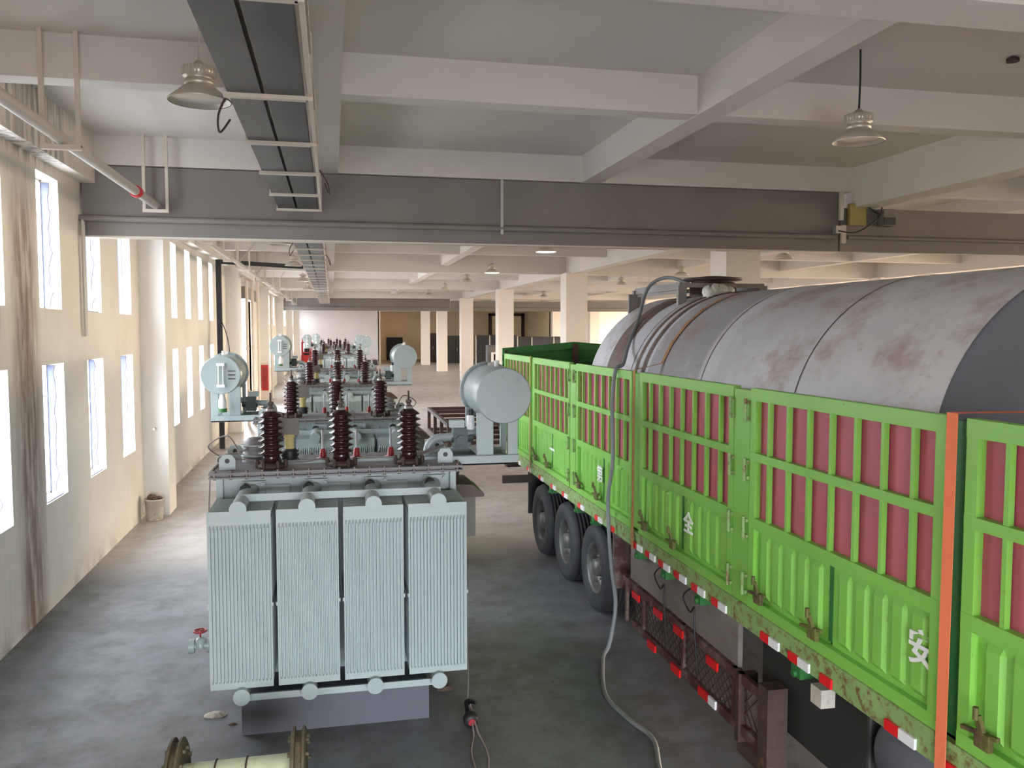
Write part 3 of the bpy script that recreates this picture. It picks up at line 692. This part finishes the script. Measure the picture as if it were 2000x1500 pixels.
for right in (0, 1):
    for a, c, hinge in ((3.53, 3.65, 2), (5.69, 5.94, 1), (7.98, 8.19, 0), (10.24, 10.5, 1), (12.55, 12.73, 0), (14.77, 14.86, 0)):
        x0, x1 = (TX + .005, TX + .08) if not right else (TXR - .08, TXR - .005)
        if hinge != 1: x0, x1 = (TX + .03, TX + .1) if not right else (TXR - .1, TXR - .03)
        p = MB().box(x0, x1, a, c, 1.2, 2.95).build('side_post', M['greendark'] if hinge == 2 else M['green'], tra)  # near one darker: the shaded gap between gates is put into its colour
        if hinge == 1 and not right:
            for yy_ in (a + .03, c + .02):
                for z in (2.72, 2.28, 1.84, 1.42):
                    MB().cyl((TX - .02, yy_, z), (TX - .02, yy_, z + .17), .014, 8).box(TX - .015, TX + .006, yy_ - .03, yy_ + .035, z + .01, z + .035).box(TX - .015, TX + .006, yy_ - .03, yy_ + .035, z + .13, z + .155).build('hinge', M['greenrust'], p)
# bed and chassis
MB().box(TX + .03, TXR - .03, 1.2, 14.9, 1.28, 1.36).build('deck', M['darkbrown'], tra)
MB().box(TX, TX + .06, 1.2, 14.9, 1.17, 1.34).box(TX - .012, TX + .06, 1.2, 14.9, 1.31, 1.345).build('side_rail', M['greenrust'], tra)
MB().box(TXR - .06, TXR, 1.2, 14.9, 1.17, 1.34).build('side_rail', M['greenrust'], tra)
MB().box(3.85, 3.99, 1.2, 14.6, .78, 1.28).box(4.75, 4.89, 1.2, 14.6, .78, 1.28).build('chassis_beam', M['chassis'], tra)
cb = MB(); y = 1.6
while y < 14.8: cb.box(TX + .06, TXR - .06, y, y + .06, 1.14, 1.28); y += .75
cb.build('crossmembers', M['chassis'], tra)
# tailgate with peaked top rail and headboard
xm = (TX + TXR) / 2
tg = MB().prism([(TX, 1.36), (TXR, 1.36), (TXR, 3.06), (xm, 3.17), (TX, 3.06)], 14.92, 14.96, 'y')
tg.bar((TX, 14.9, 3.0), (xm, 14.9, 3.11), .05, .12).bar((xm, 14.9, 3.11), (TXR, 14.9, 3.0), .05, .12).bar((TX, 14.9, 2.8), (TXR, 14.9, 2.84), .05, .06)
tg = tg.build('tailgate', M['greendark'], tra)  # inner face: the shade inside the trailer is put into this darker green
MB().box(xm - .05, xm + .05, 14.86, 14.92, 1.36, 3.14).build('centre_post', M['darkbrown'], tg)
MB().cyl((TX + .06, 14.84, 3.0), (TX + .06, 14.9, 3.0), .03, 12).build('corner_pin', M['rust'], tg)
# reflectors
for a in (1.5, 1.95, 2.45, 2.95, 3.5, 3.93, 4.57, 4.95, 5.33, 6.13, 6.52, 6.9, 7.27, 7.62, 7.97, 8.7, 9.25, 9.95, 10.7, 11.3, 12.0, 12.8, 13.5, 14.2):
    MB().box(TX - .016, TX - .012 + .014, a, a + .12, 1.175, 1.235).build('reflector', M['reflr'], tra)['label'] = 'red reflector'
    if int(a * 10) % 7 != 3: MB().box(TX - .016, TX + .002, a - .13, a, 1.175, 1.235).build('reflector', M['reflw'], tra)['label'] = 'white reflector'
# wheels
def wheel(name='wheel'):
    R = .53
    prof = [(.30, .02), (.34, 0), (.44, -.012), (.50, .01), (R - .012, .05), (R, .07)]
    for g in (.10, .15, .2, .25): prof += [(R, g - .008), (R - .016, g - .004), (R - .016, g + .004), (R, g + .008)]
    prof += [(R, .28), (R - .03, .31), (.45, .33), (.3, .32)]
    w = MB().lathe(prof, (0, 0, 0), 'x', 56, cap=False).build('wheel', M['tyre'])
    r = MB().lathe([(.305, .03), (.315, .018), (.3, .02), (.285, .05), (.275, .12), (.24, .15), (.12, .16), (.11, .1), (.1, .02), (0, .015)], (0, 0, 0), 'x', 40, cap=False)
    r.lathe([(.3, .03), (.29, .3)], (0, 0, 0), 'x', 40, cap=False)
    ro = r.build('rim', M['rim'], w)
    nuts = MB()
    for i in range(10):
        a = 2 * PI * i / 10; nuts.cyl((.15, .17 * math.cos(a), .17 * math.sin(a)), (.1, .17 * math.cos(a), .17 * math.sin(a)), .016, 6)
    nuts.build('wheel_nuts', M['steel'], w)
    return w
w0 = wheel(); first = True
for yc in (9.6, 10.92, 12.25):
    for x, rz in ((3.04, 0), (3.38, 0), (TXR - .04, PI), (TXR - .38, PI)):
        w = w0 if first else copy_tree(w0)
        first = False; w.parent = tra; w.location = (x, yc, .53); w.rotation_euler = (0, 0, rz)
    MB().cyl((3.6, yc, .53), (TXR - .6, yc, .53), .07, 12).box(3.88, 3.96, yc - .45, yc + .45, .66, .72).build('axle', M['chassis'], tra)
MB().box(3.05, 3.5, 8.86, 8.9, .5, 1.16).build('mudguard', M['chassis'], tra)
MB().box(3.05, 3.5, 13.05, 13.09, .45, 1.16).build('mudguard', M['black'], tra)
MB().box(2.62, 3.1, 13.0, 13.06, .96, 1.08).build('marker_bracket', M['darkbrown'], tra)
MB().box(3.0, 3.2, 14.3, 14.85, 1.0, 1.16).cyl((2.98, 14.2, 1.06), (3.02, 14.6, 1.0), .05, 8).build('rear_catch', M['rust'], tra)
# skirt, side guard, boxes
MB().box(3.10, 3.14, 6.0, 8.45, .7, 1.18).build('skirt_panel', M['dustgrey'], tra)
sg = MB().box(3.06, 3.1, 5.5, 8.6, .66, .74).box(3.06, 3.1, 5.6, 8.3, .26, .34)
for y in (5.52, 6.0, 7.0, 8.0, 8.5): sg.bar((3.08, y, .26), (3.08, y, .74), .05, .03)
sg = sg.build('side_guard', M['chassis'], tra)
ms = MB(); y = 5.6
while y < 8.2:
    ms.bar((3.09, y, .32), (3.09, y + .36, .68), .006, .006).bar((3.09, y + .36, .32), (3.09, y, .68), .006, .006); y += .09
ms.build('wire_mesh', M['darkbrown'], sg)['kind'] = 'stuff'
MB().box(3.11, 3.125, 5.6, 8.3, .34, .66).build('guard_backing', M['dustgrey'], sg)
for y, z in ((6.25, .6), (6.95, .62), (7.45, .62), (8.05, .6), (6.4, .27), (7.0, .24), (7.6, .24)):
    MB().box(3.04, 3.058, y, y + .2, z, z + .07).build('guard_reflector', M['reflr'], sg)
MB().box(3.04, 3.058, 6.27, 6.4, .27, .34).build('guard_reflector', M['reflw'], sg)
MB().box(3.04, 3.2, 5.42, 5.56, .12, .8).box(3.04, 3.2, 5.86, 5.92, .2, .74).box(3.05, 3.18, 5.42, 5.9, .12, .18).build('support_leg', M['rust'], tra)
MB().box(3.25, 3.8, 4.55, 5.9, .42, 1.14).build('battery_box', M['darkbox'], tra, bevel=.02)
MB().box(3.02, 3.12, 4.72, 4.84, .98, 1.1).build('side_marker_lamp', M['bucket'], tra)
MB().lathe([(.0, -.3), (.2, -.3), (.24, -.24), (.24, .34), (.2, .4), (0, .4)], (3.45, 4.1, .82), 'y', 24).build('air_tank', M['plinth'], tra)
for y in (6.72, 7.4):
    MB().curve([(3.02, y, 1.16), (3.0, y + .12, 1.05), (3.02, y + .02, .94), (3.03, y - .05, 1.0), (3.02, y - .08, .8), (3.04, y - .1, .45)], .008).build('air_line', M['black'], tra)
for y in (5.0, 6.55, 7.3, 8.0, 9.5, 10.2, 11.5):
    MB().box(3.0, 3.1, y - .06, y + .05, 1.08, 1.17).cyl((2.98, y, 1.1), (3.08, y, 1.12), .025, 8).build('lashing_hook', M['greendark'], tra)
# stencilled characters on the lower panels
for ch, yc, zc, hh in (('安', 3.81, 1.72, .2), ('全', 6.79, 1.72, .2), ('第', 9.28, 1.73, .2), ('一', 11.45, 1.71, .26)):
    cu = bpy.data.curves.new('stencil_character', 'FONT'); cu.body = ch; cu.size = 1; cu.extrude = .004; cu.offset = .018
    to = bpy.data.objects.new('tmp', cu); COL.objects.link(to)
    dg = bpy.context.evaluated_depsgraph_get(); me = bpy.data.meshes.new_from_object(to.evaluated_get(dg)); me.name = 'stencil_character'
    bpy.data.objects.remove(to)
    xs = [v.co.x for v in me.vertices]; ys = [v.co.y for v in me.vertices]
    cx, cy_ = (min(xs) + max(xs)) / 2, (min(ys) + max(ys)) / 2
    k_ = hh / max(max(xs) - min(xs), max(ys) - min(ys))
    for v in me.vertices: v.co = Vector((v.co.z + TX + .016, yc - (v.co.x - cx) * k_ * 1.0, zc + (v.co.y - cy_) * k_))
    me.materials.clear(); me.materials.append(M['glyph'])
    o = bpy.data.objects.new('stencil_character', me); COL.objects.link(o); o.parent = tra

# ---------------------------------------------------------------- tank on the trailer
KX, KZ, KR, KY0, KY1 = 4.4, 2.6, 1.2, 4.0, 10.35
tk = empty('storage_tank', (KX, KY0, KZ)); tag(tk, 'large weathered grey cylindrical steel tank lying on the green trailer', 'tank')
L = KY1 - KY0
MB().lathe([(KR, 0), (KR, L)], (0, 0, 0), 'y', 96, cap=False).lathe([(0, L + .12), (.6, L + .09), (1.0, L + .04), (KR, L)], (0, 0, 0), 'y', 96).build('shell', M['tank'], tk)
MB().lathe([(0, .06), (.7, .05), (KR - .02, .03), (KR - .005, .0), (KR + .004, -.006), (KR + .004, .02)], (0, 0, 0), 'y', 96).build('end_plate', M['plinth'], tk)
for y in (1.5, 3.08, 4.5, 4.9):
    MB().lathe([(KR + .003, y - .006), (KR + .006, y), (KR + .003, y + .006)], (0, 0, 0), 'y', 96, cap=False).build('weld_seam', M['seam'], tk)
for y, w_ in ((4.52, .06), (4.72, .06), (5.3, .42)):
    MB().lathe([(KR, y), (KR + .012, y + .01), (KR + .012, y + w_), (KR, y + w_ + .01)], (0, 0, 0), 'y', 96, cap=False).build('stiffening_band', M['tankband'], tk)
MB().lathe([(.27, 0), (.27, .16), (.25, .17), (.25, .19), (.34, .2), (.34, .225), (.1, .25), (0, .255)], (.0, 5.3, KR - .03), n=36).build('manhole', M['darkbrown'], tk)
pf = MB()
for y0, y1 in ((5.05, 6.5),):
    for x in (-.5, .5):
        pf.bar((x, y0, 1.29), (x, y1, 1.29), .05, .08).bar((x, y0, 1.24), (x, y1, 1.24), .01, .05)
        for y in (y0, y1): pf.bar((x, y, 1.3), (x, y, math.sqrt(KR ** 2 - x * x) - .03), .06, .1)
    for y in (y0, y1): pf.bar((-.5, y, 1.3), (.5, y, 1.3), .05, .05)
pf.box(-.62, -.5, 6.46, 6.5, .98, 1.25)
pf.build('walkway_frame', M['girder'], tk)
for y in (.8, 3.1, 5.4):
    MB().prism([(-.8, -1.24), (.8, -1.24), (.8, -.88), (.55, -1.07), (.28, -1.17), (0, -1.2), (-.28, -1.17), (-.55, -1.07), (-.8, -.88)], y - .08, y + .08, 'y').build('saddle', M['girder'], tk)
rg = MB()
for i in range(5):
    a = i * .055; nn = 12; vs = []; fs = []
    for r_i in range(7):
        ph = PI * r_i / 6
        for k_ in range(nn):
            q = .075 * (.75 + .5 * random.random())
            vs.append((-.3 + a + q * math.sin(ph) * math.cos(2 * PI * k_ / nn), 4.75 + 1.3 * q * math.sin(ph) * math.sin(2 * PI * k_ / nn), 1.2 + .02 * (i % 2) + q * math.cos(ph)))
    for r_i in range(6):
        for k_ in range(nn): fs.append((r_i * nn + k_, r_i * nn + (k_ + 1) % nn, (r_i + 1) * nn + (k_ + 1) % nn, (r_i + 1) * nn + k_))
    rg.add(vs, fs, True)
o = rg.build('white_rag', M['cloth']); o.location = (KX, KY0, KZ); tag(o, 'crumpled white rag tied beside the manhole on top of the tank', 'rag')
h = MB().curve([(4.1, 9.3, 3.93), (3.95, 9.6, 4.02), (3.75, 9.7, 3.9), (3.55, 9.5, 3.52), (3.3, 9.15, 3.2), (3.1, 8.75, 3.02), (2.97, 8.62, 2.96), (2.93, 8.6, 2.6), (2.94, 8.6, 2.0), (2.92, 8.68, 1.6), (2.92, 8.66, 1.25),
                (2.9, 8.5, .85), (2.88, 8.3, .5), (2.8, 8.25, .12), (2.68, 8.1, .02), (2.44, 7.3, .02), (2.47, 6.8, .02), (2.55, 6.4, .02), (2.44, 5.98, .02), (2.3, 5.5, .02)], .021, 10, 8).build('rubber_hose', M['hose'])
tag(h, 'grey hose hanging from the tank down the green trailer side and curling over the floor', 'hose')
# ratchet straps
def strap(name, y, mat, label, w=.05, tilt=0):
    pts = []
    s_ = MB()
    s_.add([(TX - .02, y, 2.99), (TX - .02, y - w, 2.99), (TX - .025, y - w + tilt, 1.16), (TX - .025, y + tilt, 1.16),
            (TX - .023, y, 2.99), (TX - .023, y - w, 2.99), (TX - .028, y - w + tilt, 1.16), (TX - .028, y + tilt, 1.16)],
           [(0, 1, 2, 3), (7, 6, 5, 4), (0, 4, 5, 1), (2, 6, 7, 3), (0, 3, 7, 4), (1, 5, 6, 2)])
    # over the load
    P = [(TX - .02, 2.99)]
    a0 = math.radians(158)
    for i in range(13):
        a = a0 - i * (a0 - math.radians(22)) / 12; P.append((KX + (KR + .016) * math.cos(a), KZ + (KR + .016) * math.sin(a)))
    P.append((TXR + .02, 2.99))
    vs = []
    for x, z in P: vs += [(x, y, z), (x, y - w, z)]
    if y > KY1: pass
    elif y > KY0 + .1: s_.add(vs, [(2 * i, 2 * i + 1, 2 * i + 3, 2 * i + 2) for i in range(len(P) - 1)])
    else: s_.add([(TX - .02, y, 2.99), (TX - .02, y - w, 2.99), (TXR, y - w - .5, 3.02), (TXR, y - .5, 3.02)], [(0, 1, 2, 3)])
    o = s_.build(name, mat); tag(o, label, 'strap', 'load straps'); return o
strap('load_strap', 3.63, M['orange'], 'bright orange strap pulled down the near trailer post', .075)
strap('load_strap', 8.10, M['dullstrap'], 'faded orange strap over the tank down the trailer post right of the hose', .06)
strap('load_strap', 12.66, M['dullstrap'], 'faded strap on the rearmost trailer posts, beside the conservator drum', .05)

# ---------------------------------------------------------------- loose things on the floor
# steel reel at the bottom edge
rl = empty('cable_reel', (-.68, 5.8, 0)); tag(rl, 'rusty flanged steel reel with pale drum lying at the bottom edge of the floor', 'reel')
for x0, x1, r in ((-.42, -.33, .33), (.37, .47, .33)):
    zc = .33
    f = MB().lathe([(0, x0), (r - .02, x0), (r, x0 + .01), (r, x0 + .025), (r - .035, x0 + .03), (r - .035, x1 - .03), (r, x1 - .025), (r, x1 - .01), (r - .02, x1), (0, x1)], (0, 0, zc), 'x', 44, smooth=False)
    fo = f.build('flange', M['reelrust'], rl)
    s_ = MB()
    for i in range(12):
        a = 2 * PI * i / 12; s_.cyl((x0 - .02, (r - .07) * math.cos(a), zc + (r - .07) * math.sin(a)), (x1 + .02, (r - .07) * math.cos(a), zc + (r - .07) * math.sin(a)), .015, 6)
    s_.build('flange_studs', M['reelrust'], fo)
MB().lathe([(.16, -.33), (.16, .37)], (0, 0, .33), 'x', 36).build('drum', M['reel'], rl)
for x in (-.1, .1): MB().lathe([(.162, x - .03), (.17, x - .028), (.17, x - .02), (.162, x - .018)], (0, 0, .33), 'x', 36).build('drum_band', M['rust'], rl)
# bucket by the pier
bk = empty('paint_bucket', (-3.14, 15.92, 0)); tag(bk, 'dirty white bucket of rubble standing against the first pier of the left wall', 'bucket')
MB().lathe([(.0, 0), (.13, 0), (.14, .02), (.165, .36), (.175, .36), (.175, .385), (.155, .385), (.15, .32)], n=32, cap=False).build('body', M['bucket'], bk)
rb = MB()
for i in range(14):
    a = random.random() * 6.3; r = random.random() * .1
    x, y, z, q = r * math.cos(a), r * math.sin(a), .36 + random.random() * .06, .035 + random.random() * .03
    rb.lathe([(0, -q * .6), (q * .8, -q * .3), (q, .1 * q), (q * .5, q * .6), (0, q * .7)], (x, y, z), n=6, smooth=False)
rb.build('rubble', M['rubble'], bk)['kind'] = 'stuff'
MB().curve([(-.17, 0, .36), (-.19, -.1, .2), (-.1, -.18, .12), (.08, -.18, .12), (.17, -.05, .3), (.17, 0, .36)], .004).build('wire_handle', M['steel'], bk)
so = MB().box(XL, XL + .03, 17.3, 17.45, 1.0, 1.14).build('socket_box', M['bucket'], bevel=.006); so.location = (.43, -.3, -.05) if False else (0, 0.1, -.2); tag(so, 'small socket plate on the left wall behind the first pier', 'socket')
MB().box(XL + .03, XL + .036, 17.33, 17.42, 1.03, 1.11).build('socket_face', M['girder'], so)
tp = MB().cyl((-3.17, 16.3, 1.6), (-3.17, 16.2, 1.6), .022, 10).cyl((-3.17, 16.22, 1.6), (-3.17, 16.22, 1.56), .012, 8).build('wall_tap', M['steel']); tag(tp, 'small metal stub sticking out of the first pier above the bucket', 'tap')
# plug hanging on leads at the near transformer
pl = empty('cable_connector', (1.12, 6.95, 0)); tag(pl, 'black cable connector lying on the floor right of the nearest transformer plinth', 'connector')
MB().lathe([(0, 0), (.05, 0), (.065, .03), (.065, .08), (.05, .11), (.035, .13)], (0, -.05, .065), 'y', 18).build('socket_body', M['black'], pl)
MB().cyl((0, .05, .065), (.02, .28, .09), .035, 14).bar((.02, .26, .12), (.07, .15, .14), .02, .03).build('plug_grip', M['black'], pl)
MB().lathe([(.03, -.06), (.03, -.05)], (0, 0, .065), 'y', 14).build('red_insert', M['crimson'], pl)
c = MB().curve([(1.13, 7.1, .12), (1.12, 6.85, .05), (1.11, 6.75, .012), (1.05, 6.5, .012), (1.04, 6.2, .012), (1.02, 5.7, .012)], .007)
c.curve([(1.14, 7.1, .13), (1.15, 6.8, .04), (1.17, 6.65, .012), (1.17, 6.4, .012), (1.12, 6.1, .012), (1.1, 5.7, .012)], .007)
c.curve([(1.13, 7.2, .1), (1.17, 7.4, .3), (1.2, 7.7, .6)], .004)
tag(c.build('floor_cable', M['cable']), 'pair of thin grey cables running from the black connector to the bottom edge', 'cable')
# debris
for x, y, s_, l in ((-1.05, 7.62, .08, 'small crumpled pale scrap left of the nearest transformer plinth'), (-.88, 7.42, .03, 'small dark stone touching the left corner of the nearest plinth'), (1.0, 7.75, .07, 'flat brownish scrap on the floor right of the nearest plinth')):
    d = MB().lathe([(s_ * .9, 0), (s_, s_ * .15), (s_ * .5, s_ * .45), (0, s_ * .5)], (0, 0, 0), n=7, smooth=False)
    o = d.build('floor_scrap', M['bucket'] if s_ > .075 else M['rubble']); o.location = (x, y, 0); o.scale = (1.3, .7, 1); tag(o, l, 'scrap')
# brown steel frame on the floor behind
fr = empty('skid_frame', (3.1, 23.2, 0)); tag(fr, 'dark brown rectangular steel skid frame on the floor behind the nearest conservator', 'frame')
a = .1
for z in (.05, .74):
    MB().box(0, a, 0, 5, z - .05, z + .05).build('long_rail', M['darkbrown'], fr); MB().box(2.4, 2.4 + a, 0, 5, z - .05, z + .05).build('long_rail', M['darkbrown'], fr)
    for y in (0, 1.25, 2.5, 3.75, 4.9): MB().box(a, 2.4, y, y + a, z - .05, z + .05).build('cross_rail', M['darkbrown'], fr)
for y in (0, 1.6, 3.2, 4.9):
    for x in (0, 2.4): MB().box(x, x + a, y, y + a, .1, .69).build('upright', M['darkbrown'], fr)
# dark switchgear and shelving between the far columns
def cab(x, y, w, h, l, mat, shelves=False):
    t = empty('storage_rack' if shelves else 'steel_cabinet', (x, y, 0)); tag(t, l, 'rack' if shelves else 'cabinet')
    if shelves:
        for px in (0, w * .33, w * .66, w): MB().box(px - .04, px + .04, 0, .08, 0, h).build('upright', M['pipe'], t)
        for z in (.15, h * .5, h - .1): MB().box(0, w, 0, .9, z, z + .06).build('shelf', M['darkbrown'], t)
        MB().box(.05, w - .05, .5, .88, .2, h).build('back_sheet', M['black'], t)
    else:
        MB().box(0, w, 0, .9, 0, h).build('body', mat, t)
        MB().box(.05, w / 2 - .02, -.02, 0, .1, h - .1).build('cabinet_leaf', mat, t); MB().box(w / 2 + .02, w - .05, -.02, 0, .1, h - .1).build('cabinet_leaf', mat, t)
        MB().box(w / 2 - .08, w / 2 - .05, -.05, -.02, h * .45, h * .55).build('pull_handle', M['steel'], t)
cab(9.55, 86.5, 1.3, 3.0, 'dark cabinet seen between the two farthest white columns', M['darkbrown'])
cab(11.2, 84.5, 2.4, 2.75, 'dark brown tall cabinet just right of the fifth column', M['darkbox'])
cab(11.9, 70.5, 3.6, 2.9, 'dark storage rack with pale uprights behind the third and fourth columns', None, True)
cab(16.4, 78, 6.5, 2.7, 'dark low storage rack behind the green tailgate under the lit doorway panel', None, True)
o = MB().box(8.0, 8.7, 66.5, 67.2, 0, 2.4).build('grey_locker', M['plinth'], bevel=.02); o.location = (1.6, -14, 0); tag(o, 'tall grey-brown locker standing beside the fourth column', 'locker')
MB().box(8.03, 8.67, 66.47, 66.5, .1, 2.3).build('locker_door', M['cabinet'], o)
cr = empty('panel_crate', (9.6, 50.5, 0)); tag(cr, 'pale upright crate of corrugated sheets behind the nearest conservator', 'crate')
MB().box(.0, 2.6, 0, .1, 0, 1.9).fluted(0, 2.6, .02, 1.88, -.0, -.05, 12, .1, .1).build('sheet_panel', M['ochre'], cr)
MB().box(-.1, 2.7, -.08, .2, 1.9, 2.0).box(-.1, 0, -.08, .2, 0, 1.9).box(2.6, 2.7, -.08, .2, 0, 1.9).build('crate_frame', M['column'], cr)
# small stack beside the end wall
for i, (x, w_) in enumerate(((2.3, .5), (3.0, .6), (3.75, .5))):
    o = MB().box(0, w_, 0, .5, 0, .12).box(.03, w_ - .03, .03, .47, .12, .38).box(0, w_, 0, .5, .38, .5).build('floor_crate', M['darkbox'], bevel=.01); o.location = (x, 81, 0)
    tag(o, 'small dark crate at the foot of the white end wall, %s of three' % ('left', 'middle', 'right')[i], 'crate', 'small crates at the end wall')
# red forklift at the far left
fk = empty('forklift', (-2.3, 80.5, 0)); tag(fk, 'small red forklift parked at the far left end of the hall', 'forklift')
MB().box(-.5, .5, 0, 1.6, .3, 1.0).box(-.45, .45, 1.0, 1.6, 1.0, 1.25).build('body', M['redpaint'], fk, bevel=.04)
g = MB()
for x in (-.45, .45):
    for y in (.1, 1.3): g.bar((x, y, 1.0), (x, y + .1, 2.15), .06, .06)
g.box(-.5, .5, .05, 1.45, 2.12, 2.2).build('overhead_guard', M['redpaint'], fk)
MB().box(-.4, -.3, -.2, -.1, .1, 2.6).box(.3, .4, -.2, -.1, .1, 2.6).box(-.4, .4, -.2, -.1, 2.5, 2.6).box(-.4, .4, -.2, -.1, 1.2, 1.3).build('mast', M['crimson'], fk)
MB().box(-.3, -.2, -1.2, -.2, .06, .1).box(.2, .3, -1.2, -.2, .06, .1).build('forks', M['black'], fk)
for x in (-.42, .42):
    for y in (.3, 1.3): MB().lathe([(0, -.08), (.26, -.08), (.28, -.05), (.28, .05), (.26, .08), (0, .08)], (x, y, .28), 'x', 18).build('wheel', M['tyre'], fk)
MB().box(-.25, .25, .6, 1.0, 1.0, 1.15).box(-.25, .25, .95, 1.05, 1.15, 1.6).build('seat', M['black'], fk)
